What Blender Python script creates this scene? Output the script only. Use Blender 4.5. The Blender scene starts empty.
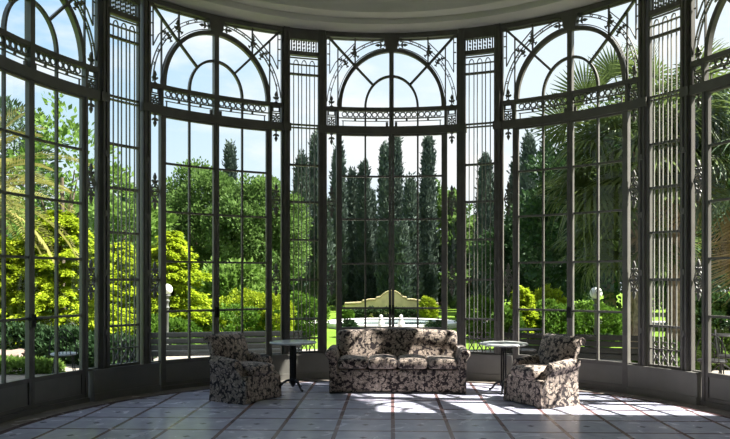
import bpy, math, random
import numpy as np
from mathutils import Vector, Matrix

random.seed(7)
rng = np.random.default_rng(11)
S = bpy.context.scene
COL = S.collection
PI = math.pi
rad = math.radians

R = 4.46            # radius of the glazed half round
CY = 7.27           # its centre, in front of the camera
BAY = 29.7          # degrees taken by a bay, post to post
PAN = 7.8           # degrees taken by a narrow grille window
EYE = 1.6

# ------------------------------------------------------------------ helpers
class MB:
    def __init__(self):
        self.v, self.f = [], []
    def add(self, vs, fs):
        b = len(self.v)
        self.v += [tuple(p) for p in vs]
        self.f += [tuple(i + b for i in q) for q in fs]
    def box(self, c, h, rz=0.0):
        cs, sn = math.cos(rz), math.sin(rz)
        vs = []
        for x in (-1, 1):
            for y in (-1, 1):
                for z in (-1, 1):
                    X, Y = x * h[0], y * h[1]
                    vs.append((c[0] + X * cs - Y * sn, c[1] + X * sn + Y * cs, c[2] + z * h[2]))
        self.add(vs, [(0, 1, 3, 2), (4, 6, 7, 5), (0, 4, 5, 1), (2, 3, 7, 6), (0, 2, 6, 4), (1, 5, 7, 3)])
    def tube(self, pts, r, n=8, closed=False):
        pts = [Vector(p) for p in pts]
        m = len(pts)
        rr = r if isinstance(r, (list, tuple)) else [r] * m
        vs, fs = [], []
        up0 = None
        for i, p in enumerate(pts):
            a = pts[(i - 1) % m] if (closed or i > 0) else p
            b = pts[(i + 1) % m] if (closed or i < m - 1) else p
            t = (b - a).normalized()
            if up0 is None:
                up0 = Vector((0, 0, 1)) if abs(t.z) < .9 else Vector((1, 0, 0))
            s = t.cross(up0)
            if s.length < 1e-6:
                s = t.cross(Vector((0, 1, 0)))
            s.normalize()
            u = s.cross(t).normalized()
            up0 = u
            for k in range(n):
                q = 2 * PI * k / n
                vs.append(p + (s * math.cos(q) + u * math.sin(q)) * rr[i])
        seg = m if closed else m - 1
        for i in range(seg):
            j = (i + 1) % m
            for k in range(n):
                l = (k + 1) % n
                fs.append((i * n + k, i * n + l, j * n + l, j * n + k))
        if not closed:
            fs.append(tuple(range(n))[::-1])
            fs.append(tuple((m - 1) * n + k for k in range(n)))
        self.add(vs, fs)
    def lathe(self, prof, n=24, c=(0, 0, 0), a0=0.0, a1=2 * PI):
        full = abs(a1 - a0 - 2 * PI) < 1e-6
        m = len(prof)
        cols = n if full else n + 1
        vs, fs = [], []
        for k in range(cols):
            a = a0 + (a1 - a0) * k / n
            for (r, z) in prof:
                vs.append((c[0] + r * math.sin(a), c[1] + r * math.cos(a), c[2] + z))
        for k in range(n):
            l = (k + 1) % cols
            for i in range(m - 1):
                fs.append((k * m + i, l * m + i, l * m + i + 1, k * m + i + 1))
        self.add(vs, fs)
    def prism(self, outline, a0, a1, axis='y', bev=0.0):
        """closed outline in the plane across `axis`, swept from a0 to a1, edges eased by bev"""
        n = len(outline)
        ins = []
        area = sum(outline[i][0] * outline[(i + 1) % n][1] - outline[(i + 1) % n][0] * outline[i][1] for i in range(n))
        sg = 1 if area > 0 else -1
        for i in range(n):
            p, a, b = outline[i], outline[i - 1], outline[(i + 1) % n]
            tx, ty = b[0] - a[0], b[1] - a[1]
            l = math.hypot(tx, ty) or 1
            ins.append((p[0] - sg * ty / l * bev, p[1] + sg * tx / l * bev))
        rings = [(outline, a0), (outline, a1)] if bev == 0 else [(ins, a0), (outline, a0 + bev), (outline, a1 - bev), (ins, a1)]
        vs, fs = [], []
        for ol, a in rings:
            for (p, q) in ol:
                vs.append((p, a, q) if axis == 'y' else ((a, p, q) if axis == 'x' else (p, q, a)))
        for k in range(len(rings) - 1):
            for i in range(n):
                j = (i + 1) % n
                fs.append((k * n + i, k * n + j, (k + 1) * n + j, (k + 1) * n + i))
        fs.append(tuple(range(n)))
        fs.append(tuple((len(rings) - 1) * n + i for i in range(n))[::-1])
        self.add(vs, fs)
    def soft(self, c, h, r, n=8, fn=None):
        """box with rounded edges, optionally bent by fn(point)"""
        idx, vs, fs = {}, [], []
        ts = [math.sin(PI / 2 * (2 * i / n - 1)) for i in range(n + 1)]
        def vid(p):
            k = tuple(round(x, 5) for x in p)
            if k not in idx:
                P = Vector((p[0] * h[0], p[1] * h[1], p[2] * h[2]))
                q = Vector([max(-(h[i] - r), min(h[i] - r, P[i])) for i in range(3)])
                d = P - q
                if d.length > 1e-9:
                    P = q + d.normalized() * r
                if fn:
                    P = Vector(fn(P))
                idx[k] = len(vs)
                vs.append(P + Vector(c))
            return idx[k]
        for ax in range(3):
            for sg in (-1, 1):
                for i in range(n):
                    for j in range(n):
                        q = []
                        for (a, b) in ((i, j), (i + 1, j), (i + 1, j + 1), (i, j + 1)):
                            p = [0, 0, 0]
                            p[ax] = sg
                            p[(ax + 1) % 3] = ts[a]
                            p[(ax + 2) % 3] = ts[b]
                            q.append(vid(p))
                        fs.append(tuple(q) if sg > 0 else tuple(q[::-1]))
        self.add(vs, fs)
    # ---- things drawn on the curved wall: s along the wall, z up, off outwards
    def W(self, s, z, off=0.0):
        a = s / R
        return ((R + off) * math.sin(a), (R + off) * math.cos(a) - R, z)
    def wpath(self, pts, w, d, off=0.0, closed=False):
        m = len(pts)
        vs, fs = [], []
        for i, p in enumerate(pts):
            a = pts[(i - 1) % m] if (closed or i > 0) else None
            b = pts[(i + 1) % m] if (closed or i < m - 1) else None
            ds = []
            if a is not None:
                l = math.hypot(p[0] - a[0], p[1] - a[1]) or 1
                ds.append(((p[0] - a[0]) / l, (p[1] - a[1]) / l))
            if b is not None:
                l = math.hypot(b[0] - p[0], b[1] - p[1]) or 1
                ds.append(((b[0] - p[0]) / l, (b[1] - p[1]) / l))
            tx = sum(q[0] for q in ds)
            ty = sum(q[1] for q in ds)
            l = math.hypot(tx, ty) or 1
            tx, ty = tx / l, ty / l
            c = max(.45, tx * ds[0][0] + ty * ds[0][1])
            nx, ny = -ty * w / 2 / c, tx * w / 2 / c
            for (sg, o) in ((1, -1), (1, 1), (-1, 1), (-1, -1)):
                vs.append(self.W(p[0] + nx * sg, p[1] + ny * sg, off + o * d / 2))
        seg = m if closed else m - 1
        for i in range(seg):
            j = (i + 1) % m
            for k in range(4):
                l = (k + 1) % 4
                fs.append((i * 4 + k, j * 4 + k, j * 4 + l, i * 4 + l))
        if not closed:
            fs.append((0, 1, 2, 3))
            fs.append(tuple((m - 1) * 4 + k for k in (3, 2, 1, 0)))
        self.add(vs, fs)
    def hbar(self, s0, s1, z, w, d, off=0.0):
        n = max(1, int(abs(s1 - s0) / .09))
        self.wpath([(s0 + (s1 - s0) * i / n, z) for i in range(n + 1)], w, d, off)
    def vbar(self, s, z0, z1, w, d, off=0.0):
        self.wpath([(s, z0), (s, z1)], w, d, off)
    def wplate(self, ol, d, off=0.0):
        n = len(ol)
        vs = [self.W(p[0], p[1], off - d / 2) for p in ol] + [self.W(p[0], p[1], off + d / 2) for p in ol]
        fs = [tuple(range(n)), tuple(range(n, 2 * n))[::-1]]
        fs += [(i, i + n, (i + 1) % n + n, (i + 1) % n) for i in range(n)]
        self.add(vs, fs)
    def wring(self, s, z, r, w, d, n=14, off=0.0):
        self.wpath([(s + r * math.cos(2 * PI * k / n), z + r * math.sin(2 * PI * k / n)) for k in range(n)], w, d, off, True)
    def wdisc(self, s, z, r, d, n=10, off=0.0):
        self.wplate([(s + r * math.cos(2 * PI * k / n), z + r * math.sin(2 * PI * k / n)) for k in range(n)], d, off)
    def fleur(self, s, z, h, ang=0.0, d=.02, wide=1.0):
        half = [(.03, 0), (.16, .02), (.16, .08), (.05, .12), (.05, .3), (.2, .34), (.3, .46), (.22, .54), (.1, .46),
                (.06, .52), (.15, .68), (.1, .82)]
        ol = [(x * wide, y) for x, y in half] + [(0, 1.0)] + [(-x * wide, y) for x, y in half[::-1]]
        c, n = math.cos(ang), math.sin(ang)
        self.wplate([(s + h * (x * c - y * n), z + h * (x * n + y * c)) for x, y in ol], d)
    def build(self, name, mat, parent=None, smooth=False, loc=None, rz=0.0):
        me = bpy.data.meshes.new(name)
        me.from_pydata(self.v, [], self.f)
        me.materials.append(mat)
        me.update()
        if smooth:
            me.shade_smooth()
            me.set_sharp_from_angle(angle=rad(48))
        o = bpy.data.objects.new(name, me)
        COL.objects.link(o)
        if parent:
            o.parent = parent
        if loc is not None:
            o.location = loc
        o.rotation_euler.z = rz
        return o

def raw(name, verts, quads, mat, parent=None, loc=None):
    """mesh from numpy arrays of verts (n,3) and quads (m,4)"""
    me = bpy.data.meshes.new(name)
    n, m = len(verts), len(quads)
    me.vertices.add(n)
    me.vertices.foreach_set('co', np.asarray(verts, np.float32).ravel())
    me.loops.add(m * 4)
    me.loops.foreach_set('vertex_index', np.asarray(quads, np.int32).ravel())
    me.polygons.add(m)
    me.polygons.foreach_set('loop_start', np.arange(0, m * 4, 4, dtype=np.int32))
    me.materials.append(mat)
    me.update(calc_edges=True)
    o = bpy.data.objects.new(name, me)
    COL.objects.link(o)
    if parent:
        o.parent = parent
    if loc is not None:
        o.location = loc
    return o

def tag(o, label=None, cat=None, group=None, kind=None):
    if label: o['label'] = label
    if cat: o['category'] = cat
    if group: o['group'] = group
    if kind: o['kind'] = kind
    return o

def empty(name, loc=(0, 0, 0), rz=0.0):
    o = bpy.data.objects.new(name, None)
    COL.objects.link(o)
    o.location = loc
    o.rotation_euler.z = rz
    o.empty_display_size = .1
    return o

def thing(name, label, cat, loc=(0, 0, 0), rz=0.0, group=None):
    return tag(empty(name, loc, rz), label, cat, group)

def structure(o, label=None):
    return tag(o, label, None, None, 'structure')

def copy_tree(o, parent=None):
    c = o.copy()
    COL.objects.link(c)
    if parent is not None:
        c.parent = parent
    for ch in list(o.children):
        copy_tree(ch, c)
    return c

# ------------------------------------------------------------------ materials
def newmat(name):
    m = bpy.data.materials.new(name)
    m.use_nodes = True
    nt = m.node_tree
    nt.nodes.clear()
    out = nt.nodes.new('ShaderNodeOutputMaterial')
    return m, nt, out

class N:
    """tiny node helper"""
    def __init__(self, nt):
        self.nt = nt
    def __call__(self, typ, ins=None, **props):
        n = self.nt.nodes.new('ShaderNode' + typ)
        for k, v in props.items():
            setattr(n, k, v)
        for k, v in (ins or {}).items():
            if isinstance(v, bpy.types.NodeSocket):
                self.nt.links.new(v, n.inputs[k])
            else:
                n.inputs[k].default_value = v
        return n
    def math(self, op, a, b=0.0, c=None):
        d = {0: a, 1: b}
        if c is not None: d[2] = c
        return self('Math', d, operation=op).outputs[0]
    def mix(self, fac, a, b):
        n = self('Mix', {}, data_type='RGBA')
        for i, v in ((0, fac), (6, a), (7, b)):
            if isinstance(v, bpy.types.NodeSocket):
                self.nt.links.new(v, n.inputs[i])
            else:
                n.inputs[i].default_value = v if i == 0 else (*v[:3], 1)
        return n.outputs[2]
    def ramp(self, fac, stops):
        n = self('ValToRGB', {0: fac})
        e = n.color_ramp.elements
        while len(e) > 1:
            e.remove(e[-1])
        e[0].position, e[0].color = stops[0][0], (*stops[0][1], 1)
        for p, c in stops[1:]:
            q = e.new(p)
            q.color = (*c, 1)
        return n.outputs[0]

def c3(v):
    return (v, v, v)

def plain(name, col, rough=.6, metal=0.0, var=.15, scale=6.0, bump=0.0, spec=.5):
    m, nt, out = newmat(name)
    n = N(nt)
    tc = n('TexCoord').outputs['Object']
    no = n('TexNoise', {'Vector': tc, 'Scale': scale, 'Detail': 4.0}).outputs['Fac']
    lo = tuple(x * (1 - var) for x in col)
    hi = tuple(min(1, x * (1 + var)) for x in col)
    cc = n.ramp(no, [(.3, lo), (.7, hi)])
    b = n('BsdfPrincipled', {'Base Color': cc, 'Roughness': rough, 'Metallic': metal, 'Specular IOR Level': spec})
    if bump:
        bp = n('Bump', {'Height': no, 'Strength': bump, 'Distance': .02})
        nt.links.new(bp.outputs[0], b.inputs['Normal'])
    nt.links.new(b.outputs[0], out.inputs[0])
    return m

def leafmat(name, a, b, scale=1.5, trans=.35, rough=.55):
    """leaf green that wanders between two tints, some light passing through the blades"""
    m, nt, out = newmat(name)
    n = N(nt)
    tc = n('TexCoord').outputs['Object']
    n1 = n('TexNoise', {'Vector': tc, 'Scale': scale, 'Detail': 2.0}).outputs['Fac']
    n2 = n('TexWhiteNoise', {'Vector': n('VectorMath', {0: tc, 1: (37., 37., 37.)}, operation='MULTIPLY').outputs[0]}).outputs['Value']
    f = n.math('ADD', n.math('MULTIPLY', n1, .8), n.math('MULTIPLY', n2, .2))
    cc = n.ramp(f, [(.3, a), (.7, b)])
    d = n('BsdfPrincipled', {'Base Color': cc, 'Roughness': rough, 'Specular IOR Level': .15})
    t = n('BsdfTranslucent', {'Color': cc})
    mx = n('MixShader', {0: trans, 1: d.outputs[0], 2: t.outputs[0]})
    nt.links.new(mx.outputs[0], out.inputs[0])
    return m

def fabricmat():
    m, nt, out = newmat('damask')
    n = N(nt)
    tc = n('TexCoord').outputs['Object']
    wob = n('TexNoise', {'Vector': tc, 'Scale': 16.0, 'Detail': 3.0})
    off = n('VectorMath', {0: wob.outputs['Color'], 1: (.5, .5, .5)}, operation='SUBTRACT').outputs[0]
    sc = n('VectorMath', {0: off, 'Scale': .13}, operation='SCALE').outputs[0]
    p = n('VectorMath', {0: tc, 1: sc}, operation='ADD').outputs[0]
    fl = n('TexVoronoi', {'Vector': p, 'Scale': 12.5, 'Randomness': .8}, feature='F1')
    pet = n('TexVoronoi', {'Vector': p, 'Scale': 27.0}, feature='DISTANCE_TO_EDGE')
    edge = n('TexVoronoi', {'Vector': p, 'Scale': 12.5, 'Randomness': .8}, feature='DISTANCE_TO_EDGE')
    blossom = n('MapRange', {'Value': fl.outputs['Distance'], 'From Min': .58, 'From Max': .49}).outputs[0]
    vein = n('MapRange', {'Value': pet.outputs['Distance'], 'From Min': .02, 'From Max': .17}).outputs[0]
    leaf = n('MapRange', {'Value': n('TexNoise', {'Vector': tc, 'Scale': 21.0, 'Detail': 1.0}).outputs['Fac'], 'From Min': .52, 'From Max': .58}).outputs[0]
    gap = n('MapRange', {'Value': edge.outputs['Distance'], 'From Min': .02, 'From Max': .12}).outputs[0]
    f = n.math('MULTIPLY', n.math('MULTIPLY', blossom, gap), n.math('ADD', n.math('MULTIPLY', vein, .72), .28))
    f = n.math('MAXIMUM', f, n.math('MULTIPLY', leaf, .55))
    cc = n.mix(f, (.022, .015, .017), (.52, .42, .35))
    b = n('BsdfPrincipled', {'Base Color': cc, 'Roughness': .75, 'Sheen Weight': .2, 'Specular IOR Level': .25})
    bp = n('Bump', {'Height': f, 'Strength': .15, 'Distance': .004})
    nt.links.new(bp.outputs[0], b.inputs['Normal'])
    nt.links.new(b.outputs[0], out.inputs[0])
    return m

def floormat():
    m, nt, out = newmat('marble_tiles')
    n = N(nt)
    tc = n('TexCoord').outputs['Object']
    sp = n('SeparateXYZ', {0: tc})
    x, y = sp.outputs[0], sp.outputs[1]
    TX, TY = .604, .645
    gx = n.math('ABSOLUTE', n.math('SUBTRACT', n.math('FRACT', n.math('ADD', n.math('DIVIDE', n.math('SUBTRACT', x, .015), TX), 50.0)), .5))
    gy = n.math('ABSOLUTE', n.math('SUBTRACT', n.math('FRACT', n.math('ADD', n.math('DIVIDE', n.math('SUBTRACT', y, 7.53), TY), 50.5)), .5))
    # distance in metres from tile centre; lines lie at half a tile
    lx = n.math('LESS_THAN', n.math('MULTIPLY', n.math('SUBTRACT', .5, gx), TX), .022)
    ly = n.math('LESS_THAN', n.math('MULTIPLY', gy, TY), .024)
    # small inset set corner-wise in the middle of each tile
    gy2 = n.math('SUBTRACT', .5, gy)
    dm = n.math('LESS_THAN', n.math('ADD', n.math('MULTIPLY', gx, TX), n.math('MULTIPLY', gy2, TY)), .045)
    marb = n('TexNoise', {'Vector': tc, 'Scale': 3.2, 'Detail': 8.0, 'Distortion': 1.4}).outputs['Fac']
    tile = n('TexWhiteNoise', {'Vector': n('CombineXYZ', {0: n.math('FLOOR', n.math('DIVIDE', n.math('SUBTRACT', x, .317), TX)), 1: n.math('FLOOR', n.math('DIVIDE', n.math('SUBTRACT', y, 7.53), TY))}).outputs[0]}).outputs['Value']
    base = n.ramp(marb, [(.3, (.46, .46, .60)), (.55, (.59, .59, .72)), (.75, (.66, .65, .76))])
    base = n.mix(n.math('MULTIPLY', tile, .18), base, (.36, .38, .46))
    c = n.mix(ly, base, (.17, .12, .15))
    c = n.mix(lx, c, (.19, .115, .115))
    c = n.mix(dm, c, (.15, .14, .18))
    # curved border by the windows
    dx = n.math('POWER', x, 2.0)
    dy = n.math('POWER', n.math('MAXIMUM', n.math('SUBTRACT', y, CY), 0.0), 2.0)
    rr = n.math('SQRT', n.math('ADD', dx, dy))
    b1 = n.math('GREATER_THAN', rr, 4.04)
    b2 = n.math('MULTIPLY', n.math('GREATER_THAN', rr, 4.04), n.math('LESS_THAN', rr, 4.13))
    c = n.mix(b1, c, n.ramp(marb, [(.3, (.25, .22, .20)), (.7, (.36, .32, .28))]))
    c = n.mix(b2, c, (.09, .05, .05))
    ru = n('MapRange', {'Value': marb, 'To Min': .16, 'To Max': .34}).outputs[0]
    b = n('BsdfPrincipled', {'Base Color': c, 'Roughness': ru, 'Specular IOR Level': .5})
    nt.links.new(b.outputs[0], out.inputs[0])
    return m

def glassmat():
    m, nt, out = newmat('window_glass')
    n = N(nt)
    bf = n('NewGeometry').outputs['Backfacing']
    ior = n('MapRange', {'Value': bf, 'To Min': 1.27, 'To Max': 1 / 1.27}).outputs[0]
    fr = n('Fresnel', {'IOR': ior}).outputs[0]
    t = n('BsdfTransparent', {'Color': (.96, .98, .98, 1)})
    g = n('BsdfGlossy', {'Color': (1, 1, 1, 1), 'Roughness': .02})
    mx = n('MixShader', {0: fr, 1: t.outputs[0], 2: g.outputs[0]})
    nt.links.new(mx.outputs[0], out.inputs[0])
    return m

def grassmat():
    m, nt, out = newmat('lawn_grass')
    n = N(nt)
    tc = n('TexCoord').outputs['Object']
    a = n('TexNoise', {'Vector': tc, 'Scale': 40.0, 'Detail': 5.0}).outputs['Fac']
    b0 = n('TexNoise', {'Vector': tc, 'Scale': .5, 'Detail': 2.0}).outputs['Fac']
    f = n.math('ADD', n.math('MULTIPLY', a, .6), n.math('MULTIPLY', b0, .4))
    cc = n.ramp(f, [(.3, (.07, .14, .012)), (.7, (.20, .32, .04))])
    b = n('BsdfPrincipled', {'Base Color': cc, 'Roughness': .9, 'Specular IOR Level': .1})
    bp = n('Bump', {'Height': a, 'Strength': .8, 'Distance': .04})
    nt.links.new(bp.outputs[0], b.inputs['Normal'])
    nt.links.new(b.outputs[0], out.inputs[0])
    return m

M = dict(
    paint=plain('painted_iron', (.125, .118, .108), .42, 0, .15, 5),
    panel=plain('painted_panel', (.17, .165, .15), .5, 0, .14, 3),
    bars=plain('grille_sunlit_paint', (.30, .29, .265), .4, 0, .12, 5),  # lighter than the frame paint, sunlight on the bars put into colour
    iron=plain('black_iron', (.018, .018, .02), .45, .3, .2, 12),
    plaster=plain('plaster', (.66, .64, .60), .85, 0, .05, 2),
    wall=plain('hall_plaster', (.42, .41, .40), .85, 0, .05, 2),
    fabric=fabricmat(), floor=floormat(), glass=glassmat(), grass=grassmat(),
    marble=plain('table_marble', (.50, .52, .52), .25, 0, .2, 9),
    bark=plain('bark', (.10, .075, .055), .9, 0, .4, 8, .5),
    palmbark=plain('palm_bark', (.34, .26, .17), .95, 0, .45, 14, .6),
    stone=plain('cream_stone', (.72, .60, .33), .85, 0, .15, 3, .2),
    terrace=plain('pale_gravel', (.26, .23, .20), .95, 0, .2, 14, .3),
    gravel=plain('white_gravel', (.42, .41, .38), .95, 0, .12, 14, .3),
    rock=plain('rock', (.26, .19, .16), .9, 0, .3, 4, .4),
    white=plain('white_marble', (.75, .74, .71), .6, 0, .08, 6),
    globe=plain('opal_glass', (.88, .87, .84), .3, 0, .02, 2),
    post=plain('lamp_paint', (.08, .085, .08), .55, 0, .2, 9),
    plank=plain('dark_shaded_plank', (.013, .016, .016), .6, 0, .3, 7),  # dark wood, darkened further so the colour carries shade on the benches
    seat=plain('pale_seat', (.35, .40, .45), .5, 0, .1, 7),
    exterior=plain('villa_stucco', (.50, .44, .36), .9, 0, .1, 2),
    water=plain('pool_water', (.35, .42, .42), .08, 0, .05, 2),
    gold=leafmat('golden_needles', (.18, .26, .01), (.50, .60, .035), 2.2, .42),
    goldshrub=leafmat('golden_leaves', (.15, .21, .01), (.38, .46, .03), 2.0, .30),
    green=leafmat('fresh_leaves', (.045, .10, .02), (.17, .27, .075), 1.2, .42),
    lime=leafmat('lime_leaves', (.08, .16, .025), (.20, .31, .07), 1.5, .4),
    topiary=leafmat('topiary_leaves', (.04, .10, .012), (.13, .24, .03), 3.0, .3),
    cypress=leafmat('cypress_needles', (.042, .066, .062), (.115, .15, .115), .8, .15),
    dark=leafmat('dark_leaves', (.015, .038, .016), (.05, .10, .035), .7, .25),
    pine=leafmat('pine_needles', (.025, .05, .02), (.07, .12, .05), 1.0, .2),
    fan=leafmat('fan_palm_blades', (.05, .085, .03), (.15, .20, .06), 1.2, .35, .4),
    bluefan=leafmat('blue_palm_blades', (.09, .16, .11), (.24, .32, .20), 1.2, .35, .4),
    dead=leafmat('dead_palm_blades', (.34, .25, .12), (.58, .46, .26), 1.5, .25, .7),
    date=leafmat('date_palm_blades', (.14, .17, .05), (.42, .37, .12), .6, .35, .45),
)

# ------------------------------------------------------------------ the glazed half round
bay_tan = BAY / 2 / 180 * PI * R       # half a bay along the wall, 1.156
pan_tan = PAN / 2 / 180 * PI * R       # half a grille window, .3075
ROWS = [1.138, 1.871, 2.598, 3.303]
Z0, ZT, ZTOP = .41, 3.995, 5.64

def place(o, deg):
    a = rad(deg)
    o.location = (R * math.sin(a), CY + R * math.cos(a), 0)
    o.rotation_euler.z = -a

def sheet(mb, s0, s1, z0, z1, off=0.0, n=10):
    vs, fs = [], []
    for i in range(n + 1):
        s = s0 + (s1 - s0) * i / n
        vs += [mb.W(s, z0, off), mb.W(s, z1, off)]
    for i in range(n):
        fs.append((2 * i, 2 * i + 2, 2 * i + 3, 2 * i + 1))
    mb.add(vs, fs)

def ell(a, b, t):
    return (a * math.cos(t), 4.435 + b * math.sin(t))

def make_bay():
    root = structure(empty('window_1'))
    # fixed frame
    f = MB()
    f.hbar(-1.09, 1.09, 5.615, .07, .10)
    f.hbar(-1.09, 1.09, 5.55, .018, .05)
    f.hbar(-1.09, 1.09, 4.06, .125, .12)
    f.hbar(-1.09, 1.09, 4.405, .062, .08)
    f.hbar(-.92, .92, .03, .06, .12)
    for s in (-1, 1):
        f.vbar(s * .891, 0, 4.40, .042, .08)
        f.vbar(s * 1.087, .40, 5.60, .03, .07)
    f.build('frame', M['paint'], root)
    # the two door leaves
    for s in (-1, 1):
        d = MB()
        d.vbar(s * .846, .06, 4.0, .046, .055)
        d.vbar(s * .0245, .06, 4.0, .043, .06)
        d.hbar(s * .045, s * .825, .40, .055, .055)
        d.hbar(s * .045, s * .825, .085, .05, .055)
        d.hbar(s * .045, s * .825, 3.985, .03, .055)
        d.vbar(s * .432, .42, 3.98, .028, .04)
        for z in ROWS:
            d.hbar(s * .045, s * .825, z, .030, .04)
        leaf = d.build('door_leaf', M['paint'], root)
        g = MB(); sheet(g, s * .045, s * .825, .42, 3.97)
        g.build('glass', M['glass'], leaf)
        k = MB()
        k.hbar(s * .045, s * .825, .24, .27, .022)
        k.build('kick_panel', M['panel'], leaf)
        hd = MB()
        hd.vbar(s * .0245, 1.03, 1.19, .034, .03, -.044)
        hd.hbar(s * .02, s * .12, 1.13, .016, .016, -.075)
        hd.hbar(s * .012, s * .032, 1.13, .02, .05, -.06)
        hd.build('handle', M['iron'], leaf)
    # fanlight
    a = MB()
    a.vbar(0, 4.12, 5.60, .075, .09)
    T = [PI * i / 40 for i in range(41)]
    a.wpath([ell(.852, .945, t) for t in T], .058, .075)
    T2 = [PI * i / 28 for i in range(29)]
    a.wpath([ell(.432, .52, t) for t in T2], .036, .05)
    for s in (-1, 1):
        a.vbar(s * .432, 4.12, 4.44, .028, .04)
        p0 = ell(.432, .52, rad(46)); p1 = (1.06, 5.60)
        n = 8
        a.wpath([(s * (p0[0] + (p1[0] - p0[0]) * i / n), p0[1] + (p1[1] - p0[1]) * i / n) for i in range(n + 1)], .034, .04)
    a.build('fanlight', M['paint'], root)
    k = MB()
    k.wplate([(-.085, 5.36), (.085, 5.36), (.135, 5.60), (-.135, 5.60)], .10)
    k.build('keystone', M['paint'], root)
    g = MB(); sheet(g, -1.06, 1.06, 4.12, 5.58, .0, 20)
    g.build('fanlight_glass', M['glass'], root)
    # fretwork band of rings and crosses
    fr = MB()
    fr.hbar(-.875, .875, 4.262, .016, .03)
    for s in (-1, 1):
        for (q0, q1) in ((.045, .42), (.445, .825)):
            n = 4
            pitch = (q1 - q0) / n
            for i in range(n):
                c = s * (q0 + pitch * (i + .5))
                fr.wring(c, 4.322, .039, .012, .02, 14)
                c2 = s * (q0 + pitch * i)
                h = pitch * .34
                fr.wpath([(c2 - h * .7, 4.27), (c2 + h * .7, 4.375)], .009, .018)
                fr.wpath([(c2 - h * .7, 4.375), (c2 + h * .7, 4.27)], .009, .018)
        fr.hbar(s * .05, s * .82, 4.215, .011, .02)
        fr.wplate([(s * .055, 4.125), (s * .095, 4.125), (s * .095, 4.20), (s * .055, 4.20)], .03)
        fr.vbar(s * .80, 4.13, 4.215, .014, .02)
        for q in (.25, .60):
            fr.wdisc(s * q, 4.235, .018, .02)
    fr.build('frieze', M['paint'], root)
    # spandrel scrolls
    for s in (-1, 1):
        o = MB()
        for (da, db, w) in ((.045, .05, .010), (.17, .16, .011), (.215, .20, .011)):
            pts = []
            for i in range(60):
                t = PI / 2 * i / 59
                x, z = ell(.852 + da, .945 + db, t)
                if .11 < x < 1.065 and z < 5.575 and z > 4.45:
                    pts.append((s * x, z))
            if len(pts) > 2:
                o.wpath(pts, w, .025)
        for t in (15, 26, 37, 55, 64, 72):
            x, z = ell(.852 + .197, .945 + .182, rad(t))
            if x < 1.05 and z < 5.56:
                o.wring(s * x, z, .018, .008, .018, 10)
        o.vbar(s * .60, 5.12, 5.58, .022, .03)
        o.vbar(s * .885, 4.44, 5.40, .018, .03)
        o.vbar(s * 1.02, 4.98, 5.58, .014, .025)
        o.wpath([(s * 1.02, 4.98), (s * .93, 5.16), (s * .60, 5.50)], .012, .02)
        for z in (5.12, 5.30, 5.46):
            o.hbar(s * 1.02, s * 1.06, z, .014, .02)
        for (x, z, h, an) in ((.11, 5.47, .16, -90), (.54, 5.27, .16, -60), (.72, 5.10, .15, -30), (.62, 5.34, .12, 0), (.78, 5.20, .12, -75)):
            o.fleur(s * x, z, h, rad(an) * s, .022)
        o.build('spandrel_scroll', M['paint'], root)
    # sidelights
    for s in (-1, 1):
        b = MB()
        c = s * .99
        for z in (2.88, 1.60):
            b.hbar(s * .92, s * 1.06, z, .024, .035)
        b.hbar(s * .92, s * 1.06, .415, .03, .06)
        sl = b.build('sidelight', M['paint'], root)
        g = MB(); sheet(g, s * .92, s * 1.062, .42, 4.0, 0, 2)
        g.build('glass', M['glass'], sl)
        r = MB()
        r.hbar(s * .92, s * 1.06, 4.27, .016, .025)
        r.wring(c, 4.19, .032, .014, .03, 12)
        for k in range(8):
            r.wdisc(c + .055 * math.cos(k * PI / 4), 4.19 + .055 * math.sin(k * PI / 4), .015, .025, 8)
        r.wdisc(c, 4.19, .014, .03, 8)
        r.wpath([(c - .05, 4.30), (c + .05, 4.30), (c + .05, 4.365), (c - .05, 4.365)], .014, .025, 0, True)
        r.vbar(c - .065, 4.13, 4.38, .012, .025)
        r.vbar(c + .065, 4.13, 4.38, .012, .025)
        r.build('rosette_panel', M['paint'], sl)
        t = MB()
        t.fleur(c, 4.435, .19, 0, .025, .9)
        t.build('finial', M['paint'], sl)
        t = MB()
        t.fleur(c, 4.0, .19, PI, .025, .9)
        t.build('pendant', M['paint'], sl)
        for z in (2.88, 1.60):
            q = MB()
            q.wring(c, z, .062, .016, .03, 18)
            q.wring(c, z, .034, .010, .025, 14)
            q.fleur(c, z + .05, .22, 0, .025, .8)
            q.fleur(c, z - .05, .22, PI, .025, .8)
            for e in (-1, 1):
                q.wpath([(c + e * .055, z + .03), (c + e * .045, z + .085), (c + e * .012, z + .12)], .012, .02)
                q.wpath([(c + e * .055, z - .03), (c + e * .045, z - .085), (c + e * .012, z - .12)], .012, .02)
            q.build('ring_ornament', M['paint'], sl)
    return root

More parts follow.
